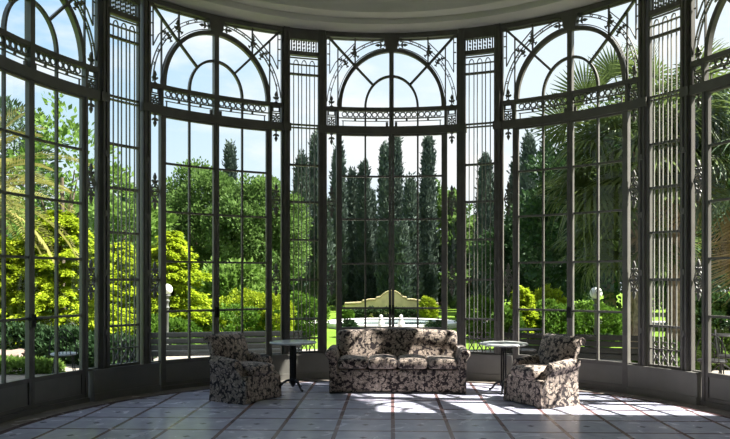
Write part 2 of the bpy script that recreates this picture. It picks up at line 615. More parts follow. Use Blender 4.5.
def make_grille():
    root = structure(empty('window_6'))
    hw = pan_tan - .052
    f = MB()
    for s in (-1, 1):
        f.vbar(s * (hw - .008), .40, 5.60, .024, .06)
    f.hbar(-hw, hw, .425, .04, .07)
    f.hbar(-hw, hw, 5.575, .17, .10)
    f.hbar(-hw, hw, 5.265, .065, .09)
    f.hbar(-hw, hw, 5.195, .016, .03)
    for z, w in ((4.93, .03), (4.115, .022), (4.065, .018), (3.46, .032), (2.86, .036), (2.25, .03), (1.605, .036), (.97, .03)):
        f.hbar(-hw, hw, z, w, .055)
    f.build('frame', M['paint'], root)
    v = MB()
    for i in range(11):
        x = -hw + .05 + (2 * hw - .10) * i / 10
        if i % 2 == 0:
            v.vbar(x, 5.295, 5.495, .016, .03)
        else:
            for z in (5.335, 5.395, 5.455):
                v.wdisc(x, z, .017, .03, 8)
            v.vbar(x, 5.295, 5.495, .006, .02)
    v.build('vent_fret', M['paint'], root)
    g = MB()
    xs = [-.172, -.094, -.039, .039, .094, .172]
    for x in xs:
        g.vbar(x, .44, 5.08, .013, .018, -.02)
    for x in (-.133, .0, .133):
        g.wpath([(x + .039 * math.cos(PI * i / 10), 5.08 + .075 * math.sin(PI * i / 10)) for i in range(11)], .012, .02, -.02)
    g.hbar(-hw, hw, 5.08, .02, .025, -.02)
    g.build('grille', M['bars'], root)
    o = MB()
    o.hbar(-hw, hw, .66, .016, .025, -.02)
    for i in range(3):
        x = (i - 1) * .13
        o.wpath([(x - .055, .46), (x + .055, .65)], .014, .02, -.03)
        o.wpath([(x - .055, .65), (x + .055, .46)], .014, .02, -.03)
        o.wring(x, .725, .036, .013, .02, 12, -.03)
    o.build('bottom_scrollwork', M['paint'], root)
    gl = MB(); sheet(gl, -hw, hw, .44, 5.50, .02, 4)
    gl.build('glass', M['glass'], root)
    return root

bay = make_bay()
B2, B3 = 37.2, 75.3       # where the second and third bays are centred
centres = [0, -B2, B2, -B3 - .6, B3]
texts = ['arched glazed double door behind the sofa, middle of the curved wall',
         'arched glazed double door behind the left armchair',
         'arched glazed double door behind the right armchair',
         'arched glazed double door at the left edge before the golden conifer',
         'arched glazed double door at the right edge, mostly cut off']
for i, a in enumerate(centres):
    b = bay if i == 0 else copy_tree(bay)
    if i: b.name = 'window_%d' % (i + 1)
    place(b, a)
    b['label'] = texts[i]
# the middle door carries two extra low rails
x = MB()
x.hbar(-.825, .825, .945, .014, .02)
x.hbar(-.825, .825, .80, .05, .045)
x.build('low_rail', M['paint'], bay)

gr = make_grille()
gtexts = ['narrow grilled window left of the sofa, behind the round table',
          'narrow grilled window right of the sofa, behind the round table',
          'narrow grilled window between the two left arched doors',
          'narrow grilled window between the two right arched doors, its bars catching sun']
for i, a in enumerate((-B2 / 2, B2 / 2, -(B2 + B3 + .6) / 2, (B2 + B3) / 2)):
    b = gr if i == 0 else copy_tree(gr)
    if i: b.name = 'window_%d' % (i + 6)
    place(b, a)
    b['label'] = gtexts[i]
    # solid metal dado under the grille, the posts and the sidelights
    d = MB()
    d.hbar(-.542, .542, .205, .41, .13, -.02)
    d.hbar(-.542, .542, .40, .025, .16, -.025)
    d.hbar(-.545, .545, .05, .10, .16, -.025)
    o = d.build('baseboard_%d' % (i + 1), M['panel'])
    place(o, a)
    structure(o, 'grey metal dado panel under ' + gtexts[i].split(',')[0])

n = 0
for a in (-90.7, -(B3 + .4 - BAY / 2), -(B2 + BAY / 2), -(B2 - BAY / 2), -BAY / 2, BAY / 2, B2 - BAY / 2, B2 + BAY / 2, B3 - BAY / 2, 90.2):
    n += 1
    p = MB()
    p.vbar(0, .0, 5.66, .105, .12)
    p.vbar(-.030, .42, 5.62, .022, .02, -.068)
    p.vbar(.030, .42, 5.62, .022, .02, -.068)
    p.hbar(-.068, .068, 4.06, .12, .16)
    for z in (.9, 1.7, 2.5, 3.3):
        p.hbar(-.02, .02, z, .08, .03, -.07)
    o = p.build('trim_%d' % n, M['paint'])
    place(o, a)
    structure(o, 'iron post of the curved glazed wall')

# ------------------------------------------------------------------ room shell
f = MB()
ol = [(-R - .12, -4.0), (R + .12, -4.0), (R + .12, CY)]
ol += [((R + .12) * math.cos(PI * i / 64), CY + (R + .12) * math.sin(PI * i / 64)) for i in range(1, 64)]
ol += [(-R - .12, CY)]
f.prism(ol, -.12, 0.0, 'z')
structure(f.build('floor', M['floor']), 'pale marble tiled floor with red lines')

c = MB()
prof = [(R + .30, 5.66), (R - .44, 5.66), (R - .46, 5.71), (R - .46, 5.745), (R - .70, 5.75), (R - .73, 5.80), (R - .76, 5.90), (R - .80, 5.93), (0.0, 5.98)]
c.lathe(prof, 72, (0, CY, 0), -PI / 2, PI / 2)
c.lathe([(0.0, 6.6), (R + .30, 6.6), (R + .30, 5.66)], 72, (0, CY, 0), -PI / 2, PI / 2)
c.box((0, (CY - 4) / 2, 6.29), (R + .3, (CY + 4) / 2, .31))
structure(c.build('ceiling', M['plaster'], smooth=True), 'grey plaster ceiling with stepped curved cornice')

def pierced(name, c0, c1, fixed, axis, openings, label):
    """hall wall 0.2 thick from c0 to c1 with tall openings added for fill light (start, end), sill .9, head 4.9"""
    b = MB()
    def part(a, b_, z0, z1):
        m, h = (a + b_) / 2, (b_ - a) / 2
        if axis == 'y': b.box((fixed, m, (z0 + z1) / 2), (.10, h, (z1 - z0) / 2))
        else: b.box((m, fixed, (z0 + z1) / 2), (h, .10, (z1 - z0) / 2))
    x = c0
    for (a, e) in openings:
        part(x, a, 0, 5.98); part(a, e, 0, .9); part(a, e, 4.9, 5.98)
        x = e
    part(x, c1, 0, 5.98)
    structure(b.build(name, M['wall']), label)
pierced('wall_left', -4.0, CY - .12, -R - .18, 'y', [(-3.2, -.9)], 'plastered left wall of the hall with one opening added for fill light')  # unseen opening, added to let more daylight into the room
pierced('wall_right', -4.0, CY - .12, R + .18, 'y', [], 'plastered right wall of the hall')
pierced('wall_back', -R - .28, R + .28, -4.1, 'x', [], 'plastered rear wall of the hall')
# the villa's wing to the right, whose corner cuts the sunlight on the floor
w = MB(); w.box((13.5, 2.1, 5.5), (6.5, 6.1, 5.5)); structure(w.build('wall_villa', M['exterior']), 'stuccoed wing of the villa beside the glazed room')

# ------------------------------------------------------------------ furniture
def scroll_outline(base_in, base_out, roll_c, roll_r, n=16, start=-20, end=250):
    """side view of an upholstered arm: straight inside, roll on top, hollow outside"""
    pts = [(base_in, 0.0)]
    for i in range(n + 1):
        t = rad(start + (end - start) * i / n)
        pts.append((roll_c[0] + roll_r * math.cos(t), roll_c[1] + roll_r * math.sin(t)))
    pts.append((base_out, roll_c[1] - roll_r * 1.5))
    pts.append((base_out - .005 if base_out < base_in else base_out + .005, .18))
    pts.append((base_out - .02 if base_out < base_in else base_out + .02, 0.0))
    return pts

def sofa():
    root = thing('sofa', 'three seater floral damask sofa in front of the middle arched door', 'sofa', (.085, 0, 0))
    y0, y1 = 10.0, 10.84
    root.location.y = y0
    b = MB()
    b.soft((0, .40, .175), (.945, .39, .165), .03, 8)
    b.build('base', M['fabric'], root, True)
    k = MB()
    # back: leaning, humped in the middle, eased top
    def bend(p):
        t = (p.z + .33) / .66
        hump = .035 * math.cos(p.x / .9 * PI / 2) ** 2
        return (p.x * (1 - .0 * t), p.y + .22 * t, p.z + (hump if p.z > 0 else 0) * max(0, p.z) / .33)
    k.soft((0, .57, .51), (.90, .085, .33), .05, 14, bend)
    k.build('backrest', M['fabric'], root, True)
    for s in (-1, 1):
        a = MB()
        ol = [(s * x, z) for x, z in [(.85, .0), (.85, .40), (.855, .48), (.87, .55), (.895, .60), (.93, .625), (.97, .625), (1.005, .605), (1.022, .57), (1.018, .53), (.995, .50), (.975, .47), (.962, .30), (.958, .12), (.962, 0.0)]]
        a.prism(ol, -.01, .74, 'y', .025)
        arm = a.build('arm', M['fabric'], root, True)
        q = MB()
        q.tube([(s * (.94 + .055 * math.cos(2 * PI * i / 20)), -.012, .55 + .055 * math.sin(2 * PI * i / 20)) for i in range(20)], .009, 6, True)
        q.tube([(s * .955, -.012, .01), (s * .952, -.012, .2), (s * .958, -.012, .44)], .008, 6)
        q.build('piping', M['fabric'], arm, True)
    for i in range(4):
        cx = -.6375 + i * .425
        def puff(p, e=(.018 if i in (1, 2) else .0)):
            return (p.x, p.y, p.z + (.028 + e) * (1 - (p.x / .22) ** 2) * (1 - (p.y / .33) ** 2) * (1 if p.z > 0 else -.25))
        q = MB()
        q.soft((cx, .285, .415), (.212, .31, .065), .05, 10, puff)
        q.build('seat_cushion', M['fabric'], root, True)
    t = MB()
    t.box((0, -.002, .012), (.955, .012, .012))
    t.build('hem', M['iron'], root)
    return root
sofa()

def armchair():
    root = thing('armchair', 'floral damask armchair', 'armchair')
    HW = .36
    b = MB()
    def flare(p):
        t = max(0, -p.z / .17)
        return (p.x * (1 + .05 * t), p.y * (1 + .06 * t), p.z)
    b.soft((0, 0, .18), (HW - .01, .28, .17), .03, 8, flare)
    b.build('base', M['fabric'], root, True)
    k = MB()
    ol = [(.14, .30), (.185, .45), (.235, .62), (.285, .77), (.325, .84), (.385, .87), (.445, .86), (.475, .825), (.47, .785), (.435, .765), (.405, .72), (.365, .58), (.32, .42), (.29, .28)]
    k.prism([(y, z) for y, z in ol], -HW + .015, HW - .015, 'x', .04)
    back = k.build('backrest', M['fabric'], root, True)
    for s in (-1, 1):
        q = MB()
        q.tube([(s * (HW - .012), .405 + .045 * math.cos(2 * PI * i / 16), .812 + .045 * math.sin(2 * PI * i / 16)) for i in range(16)], .008, 6, True)
        q.build('piping', M['fabric'], back, True)
    for s in (-1, 1):
        a = MB()
        ol = [(s * x, z) for x, z in [(HW - .125, .05), (HW - .13, .42), (HW - .12, .50), (HW - .095, .56), (HW - .05, .595), (HW - .005, .59), (HW + .03, .56), (HW + .038, .515), (HW + .015, .475), (HW - .005, .45), (HW - .006, .28), (HW + .008, .10), (HW + .02, .0), (HW - .09, .0)]]
        vs0 = len(a.v)
        # the arm drops and narrows towards the front and rises to the back
        def swoop(x, y, z):
            t = max(0.0, min(1.0, (z - .30) / .22))
            t = t * t * (3 - 2 * t)
            if y < 0: y += .17 * t * min(1.0, -y / .29)
            return (x, y, z + (.12 * y - .025 if z > .4 else 0))
        b2 = MB()                                   # slice the arm along its length so that it can curve
        n_ = len(ol)
        cuts = [(-.295, .022), (-.273, 0), (-.20, 0), (-.10, 0), (0, 0), (.12, 0), (.24, 0), (.308, 0), (.33, .022)]
        cx_, cz_ = sum(q_[0] for q_ in ol) / n_, .3
        b2v, b2f = [], []
        for (yy, ins_) in cuts:
            for (px_, pz_) in ol:
                k_ = 1 - ins_ * 3.2
                b2v.append((cx_ + (px_ - cx_) * k_, yy, cz_ + (pz_ - cz_) * (1 - ins_ * 1.2)))
        for c_ in range(len(cuts) - 1):
            for i_ in range(n_):
                j_ = (i_ + 1) % n_
                b2f.append((c_ * n_ + i_, c_ * n_ + j_, (c_ + 1) * n_ + j_, (c_ + 1) * n_ + i_))
        b2f.append(tuple(range(n_))); b2f.append(tuple((len(cuts) - 1) * n_ + i_ for i_ in range(n_))[::-1])
        b2.add(b2v, b2f)
        a = b2
        a.v = [swoop(*p_) for p_ in a.v]
        arm = a.build('arm', M['fabric'], root, True)
        q = MB()
        q.tube([(s * (HW - .045 + .048 * math.cos(2 * PI * i / 18)), -.297, .515 + .048 * math.sin(2 * PI * i / 18)) for i in range(18)], .008, 6, True)
        q.tube([(s * (HW + .012), -.292, .01), (s * (HW - .004), -.296, .2), (s * (HW - .004), -.296, .45)], .007, 6)
        q.v = [swoop(*p_) for p_ in q.v]
        q.build('piping', M['fabric'], arm, True)
    def puff(p):
        return (p.x, p.y, p.z + .035 * (1 - (p.x / .24) ** 2) * (1 - (p.y / .3) ** 2) * (1 if p.z > 0 else -.2))
    q = MB()
    q.soft((0, -.045, .405), (.232, .27, .065), .05, 10, puff)
    q.build('seat_cushion', M['fabric'], root, True)
    return root
ch = armchair()
ch.location = (-1.945, 9.50, 0); ch.rotation_euler.z = rad(61)
ch['label'] = 'floral damask armchair in shade, left of the sofa and beside a round table'
ch['group'] = 'floral armchairs'
c2 = copy_tree(ch)
c2.location = (1.93, 9.34, 0); c2.rotation_euler.z = rad(-61)
c2['label'] = 'floral damask armchair with sunlit side, right of the sofa'

def table():
    root = thing('pedestal_table', 'x', 'table', group='round marble tables')
    t = MB()
    t.lathe([(0, .672), (.315, .672), (.338, .680), (.345, .690), (.338, .700), (.318, .705), (0, .705)], 48)
    t.build('tabletop', M['marble'], root, True)
    c = MB()
    c.lathe([(0, .668), (.13, .668), (.13, .655), (.05, .64), (.03, .60), (.03, .585), (0, .585)], 20)
    c.lathe([(0, .17), (.03, .16), (.05, .14), (.055, .11), (.035, .08), (.02, .05), (.0, .04)], 20)
    for k in range(4):
        a = k * PI / 2 + .4
        c.tube([(.042 * math.cos(a), .042 * math.sin(a), .12), (.042 * math.cos(a), .042 * math.sin(a), .62)], .011, 8)
    c.tube([(0, 0, .05), (0, 0, .64)], .014, 8)
    c.build('column', M['iron'], root, True)
    for k in range(3):
        a = rad(-60 + 120 * k)
        p = [(.03, .14), (.09, .135), (.15, .10), (.19, .05), (.225, .02), (.25, .018)]
        l = MB()
        l.tube([(r * math.cos(a), r * math.sin(a), z) for r, z in p], [.02, .018, .016, .015, .016, .018], 8)
        l.build('foot', M['iron'], root, True)
    return root
tb = table()
tb.location = (-1.435, 10.32, 0); tb.rotation_euler.z = rad(10)
tb['label'] = 'round marble topped table on iron tripod, between left armchair and sofa'
t2 = copy_tree(tb)
t2.location = (1.60, 10.22, 0); t2.rotation_euler.z = rad(195)
t2['label'] = 'round marble topped table on iron tripod, between sofa and right armchair'

# ------------------------------------------------------------------ garden: ground
YAW = math.atan(26.5 / 711)
def px(x, d):
    return math.tan(math.atan((x - 365) / 711.0) - YAW) * d
def pz(y, d):
    return EYE + (280 - y) / 711.0 * d

g = MB(); g.box((0, 40, -.30), (90, 70, .17)); structure(g.build('ground', M['grass']), 'mown lawn of the garden')
g = MB()
g.lathe([(R + .13, -.02), (9.6, -.03), (9.6, -.12)], 64, (0, CY, 0), -PI / 2, PI / 2)
g.box((0, 21.6, -.08), (1.1, 4.9, .045))
structure(g.build('path_terrace', M['terrace']), 'pale paved terrace outside the glazed wall')
g = MB()
g.box((0, 27.6, -.08), (16, 1.1, .05))
structure(g.build('path_garden', M['gravel']), 'white gravel cross path beyond the lawn')
pool = thing('pool', 'low round garden pool with white rim in front of the cream wall', 'pool', (0, 26.5, -.12))
r_ = MB(); r_.lathe([(2.0, 0), (2.45, 0), (2.5, .12), (2.5, .18), (2.0, .18), (2.0, 0)], 48); r_.build('rim', M['white'], pool, False)
r_ = MB(); r_.lathe([(0, .12), (2.0, .12)], 48); r_.build('water', M['water'], pool)

# ------------------------------------------------------------------ garden: plants
def unit(v):
    return v / (np.linalg.norm(v, axis=-1, keepdims=True) + 1e-9)

def blades(P, D, L, Wd, Nrm=None):
    """one rhombic blade per row: from P along D (unit), length L, width Wd"""
    n = len(P)
    L = np.broadcast_to(np.asarray(L, float).reshape(-1, 1), (n, 1))
    Wd = np.broadcast_to(np.asarray(Wd, float).reshape(-1, 1), (n, 1))
    if Nrm is None:
        Nrm = rng.normal(size=(n, 3))
    Sd = unit(np.cross(D, Nrm))
    mid = P + D * L * .45
    V = np.stack([P, mid + Sd * Wd / 2, P + D * L, mid - Sd * Wd / 2], axis=1).reshape(-1, 3)
    return V, np.arange(4 * n).reshape(-1, 4)

def sphere_pts(n):
    return unit(rng.normal(size=(n, 3)))

def blob_crown(c, rad3, nclump, per, clump_r, L, Wd, zmin=-1.0, up=.2, fill=.35):
    """leaf clumps on an uneven ellipsoid"""
    u = sphere_pts(nclump * 3)
    u = u[u[:, 2] > zmin][:nclump]
    rr = 1 - fill * rng.random((len(u), 1)) ** 1.6
    lump = 1 + .16 * np.sin(u[:, :1] * 4.1 + c[0]) * np.cos(u[:, 1:2] * 3.7 + u[:, 2:3] * 3.3)
    C = np.array(c) + u * np.array(rad3) * rr * lump
    v = sphere_pts(len(u) * per)
    k = np.repeat(np.arange(len(u)), per)
    off = v * clump_r * (rng.random((len(v), 1)) ** .5) * np.array([1, 1, .75])
    P = C[k] + off
    D = unit(u[k] * .9 + v * .9 + rng.normal(size=v.shape) * .5 + np.array([0, 0, up]))
    nr = unit(u[k] + rng.normal(size=v.shape) * .8 + np.array([0, 0, .5]))
    s = .65 + .7 * rng.random(len(P))
    return blades(P, D, L * s, Wd * s, nr)

def join(parts):
    V, F, b = [], [], 0
    for v, f in parts:
        V.append(v); F.append(f + b); b += len(v)
    return np.concatenate(V), np.concatenate(F)

def trunk(root, h, r, name='trunk', mat='bark', lean=(0, 0), boughs=None):
    t = MB()
    t.tube([(0, 0, -.1), (lean[0] * .3, lean[1] * .3, h * .4), (lean[0], lean[1], h)], [r * 1.25, r, r * .55], 9)
    for b in (boughs or []):
        t.tube([(lean[0] * .5, lean[1] * .5, h * .45), ((b[0]) * .5, b[1] * .5, (h * .45 + b[2]) * .5 + .2), b], [r * .6, r * .4, r * .15], 6)
    return t.build(name, M[mat], root, True)

def tree(name, label, x, d, ztop, rx, mat, zbase=None, group=None, ncl=170, per=42, L=.22, Wd=.13, cat='tree', ry=None, zlow=-.75):
    root = thing(name, label, cat, (x, d, -.12), 0, group)
    zb = zbase if zbase is not None else ztop * .25
    rz = (ztop - zb) / 2
    cz = (ztop + zb) / 2
    ry = ry or rx
    bs = [(rx * .55 * math.cos(k * 1.4), ry * .55 * math.sin(k * 1.4), cz + rz * .3 * math.sin(k * 2.1)) for k in range(5)]
    trunk(root, cz + rz * .2, max(.07, rx * .07), boughs=bs)
    V, F = blob_crown((0, 0, cz), (rx, ry, rz), ncl, per, max(.28, rx * .24), L, Wd, zlow)
    raw('foliage', V, F, M[mat], root)
    return root

def cypress(label, xpx, ytop, hwpx, d, group='dark cypresses beyond the lawn', n=1000, forks=1):
    x = px(xpx, d); zt = pz(ytop, d) + .12; rw = hwpx / 711 * d * .70
    root = thing('cypress', label, 'tree', (x, d, -.12), 0, group)
    trunk(root, zt * .7, rw * .12)
    nb = int(n * max(.8, zt * rw / 8))
    t = rng.random(nb) ** .9
    prof = np.minimum(1, (t / .10) ** .6) * np.where(t > .38, (np.maximum(0, 1 - t) / .62) ** .72, 1.0)
    a = rng.random(nb) * 2 * PI
    wob = 1 + .22 * np.sin(a * 3 + t * 17 + x) + .14 * np.sin(t * 39 + a * 2)
    r = rw * prof * wob * (.62 + .38 * rng.random(nb) ** .5)
    C = np.stack([r * np.cos(a) + .10 * rw * np.sin(t * 5 + x), r * np.sin(a), .3 + t * (zt - .45)], 1)
    out = np.stack([np.cos(a), np.sin(a), np.zeros(nb)], 1)
    per = 26
    k = np.repeat(np.arange(nb), per)
    P = C[k] + rng.normal(size=(nb * per, 3)) * np.array([.10, .10, .22])
    D = unit(out[k] * .45 + np.array([0, 0, 1.0]) + rng.normal(size=P.shape) * .35)
    s = .6 + .8 * rng.random(len(P))
    V, F = blades(P, D, .25 * s, .10 * s, out[k] + rng.normal(size=P.shape) * .5)
    raw('foliage', V, F, M['cypress'], root)
    return root

def spray_conifer(name, label, x, d, zt, rw, mat='gold', nsp=750, zlow=.15, shape=.8, L=.085, Wd=.04, cat='conifer', group=None, arm=.42, droop=.5):
    """conifer of layered drooping sprays"""
    root = thing(name, label, cat, (x, d, -.12), 0, group)
    trunk(root, zt * .8, .07 + rw * .03)
    nb = max(30, nsp // 8)                     # boughs
    tier = (np.arange(nb) + rng.random(nb)) / nb
    a = np.arange(nb) * 2.39996 + rng.normal(size=nb) * .35
    prof = (1 - tier) ** shape * .92 + .05
    bl = rw * prof * (.78 + .45 * rng.random(nb))          # reach of each bough
    per = 360
    k = np.repeat(np.arange(nb), per)
    q = (.25 + .75 * rng.random((nb * per, 1)) ** .8)
    out = np.stack([np.cos(a), np.sin(a), np.zeros(nb)], 1)
    side = np.stack([-np.sin(a), np.cos(a), np.zeros(nb)], 1)
    wid = arm * .55 * (.75 + .5 * rng.random(nb))
    u = rng.normal(size=(nb * per, 1)) * .5
    u = np.clip(u, -1.1, 1.1)
    w = u * wid[k][:, None] * (1.05 - .75 * q)
    rise = (.10 + .16 * rng.random(nb))[k][:, None]
    P = out[k] * q * bl[k][:, None] + side[k] * w
    P[:, 2:3] += (zlow + .1 + tier * (zt - zlow - .25))[k][:, None] + bl[k][:, None] * (rise * 1.6 * q - droop * .55 * q ** 2.4) - np.abs(w) * .35
    P += rng.normal(size=P.shape) * np.array([.03, .03, .025])
    D = unit(out[k] * .9 + side[k] * np.sign(w) * .6 + np.array([0, 0, -.28]) + rng.normal(size=P.shape) * .28)
    s = .7 + .6 * rng.random(len(P))
    V, F = blades(P, D, L * s, Wd * s, np.array([0, 0, 1.0]) + rng.normal(size=P.shape) * .5)
    raw('foliage', V, F, M[mat], root)
    return root

def shrub(name, label, x, d, zt, rx, mat, ry=None, group=None, ncl=260, per=34, L=.075, Wd=.045, cl=.10, cat='shrub', fill=.2, zc=None):
    root = thing(name, label, cat, (x, d, -.12), 0, group)
    zc = zc if zc is not None else zt * .5
    rz = zt - zc - .03
    t = MB()
    for k in range(4):
        a = k * 1.6
        t.tube([(0, 0, -.05), (rx * .25 * math.cos(a), (ry or rx) * .25 * math.sin(a), zc * .6), (rx * .5 * math.cos(a), (ry or rx) * .5 * math.sin(a), zc)], [.035, .025, .012], 6)
    t.build('stem', M['bark'], root, True)
    V, F = blob_crown((0, 0, zc), (rx, ry or rx, rz), ncl, per, cl, L, Wd, -1.1, .35, fill)
    V[:, 2] = np.maximum(V[:, 2], .02)
    raw('foliage', V, F, M[mat], root)
    return root

# cypresses: (x in the photo, top, half width, distance)
cyps = [
    (338, 150, 10, 42, 'tall dark cypress half hidden by the middle door\'s left stile'),
    (352, 174, 6.5, 45, 'slim dark cypress second from left in the middle door'),
    (364, 167, 7.5, 44, 'blunt topped dark cypress third from left in the middle door'),
    (371, 196, 6, 46, 'short dark cypress just left of the white sky gap in the middle door'),
    (386, 150, 7.5, 41, 'tall dark cypress touching the left side of the middle meeting stile'),
    (396, 137, 8, 43, 'tallest dark cypress, just right of the middle meeting stile'),
    (411, 183, 9.5, 40, 'broad shorter cypress left of the tall one in the right door leaf'),
    (428, 141, 10, 42, 'tall pointed dark cypress in the middle of the right door leaf'),
    (402, 228, 7, 38, 'small low cypress at the foot of the tallest cypress'),
    (302, 160, 12, 40, 'broad dark cypress behind the grille left of the sofa'),
    (316, 136, 7.5, 43, 'slim tall cypress at the right edge of the grille left of the sofa'),
    (325, 205, 8, 40, 'low dark cypress in the sidelight left of the middle door'),
    (230, 148, 8.5, 44, 'lone blunt cypress rising above the green trees at left'),
    (486, 162, 14, 40, 'broad dark cypress behind the grille right of the sofa'),
    (453, 205, 10, 43, 'low dark cypress in the sidelight right of the middle door'),
    (529, 142, 10, 38, 'tall cypress at left in the right arched door, clear of the palm'),
    (517, 164, 9, 40, 'lower cypress at the left edge of the right arched door'),
    (546, 146, 7, 41, 'slim cypress beside the fan palm blades in the right arched door'),
]
for (a, b, c_, d_, l_) in cyps:
    cypress(l_, a, b, c_, d_)

# round leafed trees
tree('leafy_tree', 'green leafy tree in front of the lone cypress, left arched door', px(208, 33), 33, pz(168, 33), 2.3, 'green', 1.2, 'leafy trees beyond the lawn', 240, 150, .14, .095)
tree('leafy_tree', 'green leafy tree by the right stile of the left arched door', px(258, 31), 31, pz(176, 31), 2.0, 'green', .9, 'leafy trees beyond the lawn', 240, 150, .14, .095)
tree('leafy_tree', 'lower green leafy tree above the golden conifer in the left arched door', px(172, 39.5), 39.5, pz(193, 39.5), 2.6, 'green', .8, 'leafy trees beyond the lawn', 240, 150, .14, .095)
tree('leafy_tree', 'pale green leafy tree low behind the golden shrub', px(236, 26), 26, pz(262, 26), 1.4, 'lime', .4, 'leafy trees beyond the lawn', 170, 40, .2, .12)
tree('leafy_tree', 'loose bright green tree in the left edge door, above the golden conifer', px(62, 22), 22, pz(100, 22), 1.5, 'lime', 1.6, 'leafy trees beyond the lawn', 75, 26, .2, .12)
tree('leafy_tree', 'bright green tree behind the left grilled window', px(124, 27), 27, pz(168, 27), 1.6, 'lime', 1.0, 'leafy trees beyond the lawn', 150, 34, .2, .12)
tree('pine_tree', 'dark pine crown at the far left edge above the feather palm', px(2, 30), 30, pz(92, 30), 2.2, 'pine', 3.4, None, 150, 46, .26, .08)
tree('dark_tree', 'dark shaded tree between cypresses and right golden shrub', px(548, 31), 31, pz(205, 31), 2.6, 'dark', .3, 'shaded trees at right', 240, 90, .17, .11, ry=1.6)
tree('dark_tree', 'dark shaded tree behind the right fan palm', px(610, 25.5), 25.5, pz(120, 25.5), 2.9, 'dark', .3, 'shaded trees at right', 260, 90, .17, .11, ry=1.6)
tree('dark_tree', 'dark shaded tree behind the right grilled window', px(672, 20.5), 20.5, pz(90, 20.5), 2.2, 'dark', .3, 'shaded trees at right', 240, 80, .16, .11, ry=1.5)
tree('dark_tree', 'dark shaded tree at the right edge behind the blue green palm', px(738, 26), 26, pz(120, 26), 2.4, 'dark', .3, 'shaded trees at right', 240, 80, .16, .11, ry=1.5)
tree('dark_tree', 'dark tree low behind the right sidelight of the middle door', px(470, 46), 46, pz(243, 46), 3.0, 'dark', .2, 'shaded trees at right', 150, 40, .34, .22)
tree('leafy_tree', 'green tree behind the tall pointed cypress', px(444, 44), 44, pz(190, 44), 1.9, 'green', .4, 'leafy trees beyond the lawn', 150, 40, .3, .2)
# wood edge that closes the view
for i, (a, b, m_) in enumerate([(20, 205, 'dark'), (85, 195, 'green'), (140, 200, 'dark'), (200, 225, 'dark'), (262, 215, 'dark'), (310, 245, 'dark'), (345, 262, 'dark'), (372, 270, 'dark'), (408, 268, 'dark'), (438, 255, 'dark'), (500, 225, 'dark'), (560, 190, 'dark'), (640, 150, 'dark'), (715, 150, 'dark')]):
    lab = ['at the far left edge', 'behind the left edge door', 'behind the left grille', 'behind the leafy trees', 'behind the left door\'s right leaf', 'behind the left table\'s grille',
           'behind the first two middle cypresses', 'left of the cream garden wall', 'right of the cream garden wall', 'behind the golden ball', 'behind the right table\'s grille', 'behind the right arched door', 'behind the right fan palm crown', 'at the far right edge'][i]
    d_ = (50 if i % 2 else 58) if 150 < a < 520 else (36 if i % 2 else 43)
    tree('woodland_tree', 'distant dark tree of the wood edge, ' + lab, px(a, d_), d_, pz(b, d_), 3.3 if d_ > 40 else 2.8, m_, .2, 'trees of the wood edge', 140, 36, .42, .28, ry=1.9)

# golden conifers
spray_conifer('golden_conifer', 'big golden conifer with layered sprays in the left edge door', px(58, 16.5), 16.5, pz(200, 16.5), 2.0, 'gold', 1800, .25, .62)
spray_conifer('golden_conifer', 'golden conifer with drooping sprays at left in the left arched door', px(172, 18.5), 18.5, pz(222, 18.5), 1.3, 'gold', 1200, .1, .6)
spray_conifer('golden_conifer', 'golden conifer behind the left grilled window', px(122, 18.0), 18.0, pz(232, 18), 1.1, 'gold', 800, .1, .6)
spray_conifer('golden_conifer', 'golden conifer cut by the photo\'s left edge', px(-8, 15.5), 15.5, pz(222, 15.5), 1.3, 'gold', 900, .2, .6)
shrub('golden_shrub', 'golden shrub behind the right leaf of the left arched door', px(248, 22), 22, pz(289, 22) + .12, 1.0, 'goldshrub', .8, 'golden shrubs')
shrub('golden_shrub', 'golden shrub in the sidelight beside the left arched door', px(277, 19), 19, pz(295, 19) + .12, .42, 'goldshrub', .5, 'golden shrubs', 160)
shrub('green_shrub', 'low green shrub below the golden shrub in the left arched door', px(238, 19), 19, pz(306, 19) + .12, 1.0, 'topiary', .7, 'green shrubs')
shrub('green_shrub', 'green shrub under the left globe lamp', px(165, 17), 17, pz(318, 17) + .12, .8, 'topiary', .6, 'green shrubs')
shrub('topiary_ball', 'round green topiary behind the grille left of the sofa', px(303, 21), 21, pz(295, 21) + .12, .72, 'topiary', None, 'round topiary', 320)
shrub('topiary_ball', 'round green topiary behind the grille right of the sofa', px(484, 21), 21, pz(298, 21) + .12, .68, 'topiary', None, 'round topiary', 320)
shrub('topiary_ball', 'golden topiary ball right of the cream garden wall', px(428, 30), 30, pz(298, 30) + .12, .36, 'goldshrub', None, 'round topiary', 180)
shrub('topiary_ball', 'small green golden ball left of the cream garden wall', px(347, 30), 30, pz(310, 30) + .12, .22, 'topiary', None, 'round topiary', 120)
shrub('small_shrub', 'small dark shrub left of the pool rim', px(349, 21.5), 21.5, pz(321, 21.5) + .12, .2, 'dark', None, 'dark shrubs by the pool', 70)
shrub('small_shrub', 'small dark shrub right of the pool rim', px(436, 21.5), 21.5, pz(321, 21.5) + .12, .26, 'dark', None, 'dark shrubs by the pool', 70)
spray_conifer('golden_conifer', 'pointed golden conifer at left in the right arched door', px(522, 17.5), 17.5, pz(277, 17.5), .55, 'gold', 380, .1, .7, arm=.2)
shrub('golden_shrub', 'golden green shrub behind the green mounds in the right arched door', px(549, 19.5), 19.5, pz(287, 19.5) + .12, .5, 'goldshrub', None, 'golden shrubs', 220)
shrub('green_shrub', 'green mounded shrub left of the right globe lamp', px(556, 17.6), 17.6, pz(303, 17.6) + .12, .62, 'topiary', .5, 'green shrubs')
shrub('green_shrub', 'green mounded shrub behind the right globe lamp', px(596, 17.8), 17.8, pz(303, 17.8) + .12, .66, 'topiary', .5, 'green shrubs')
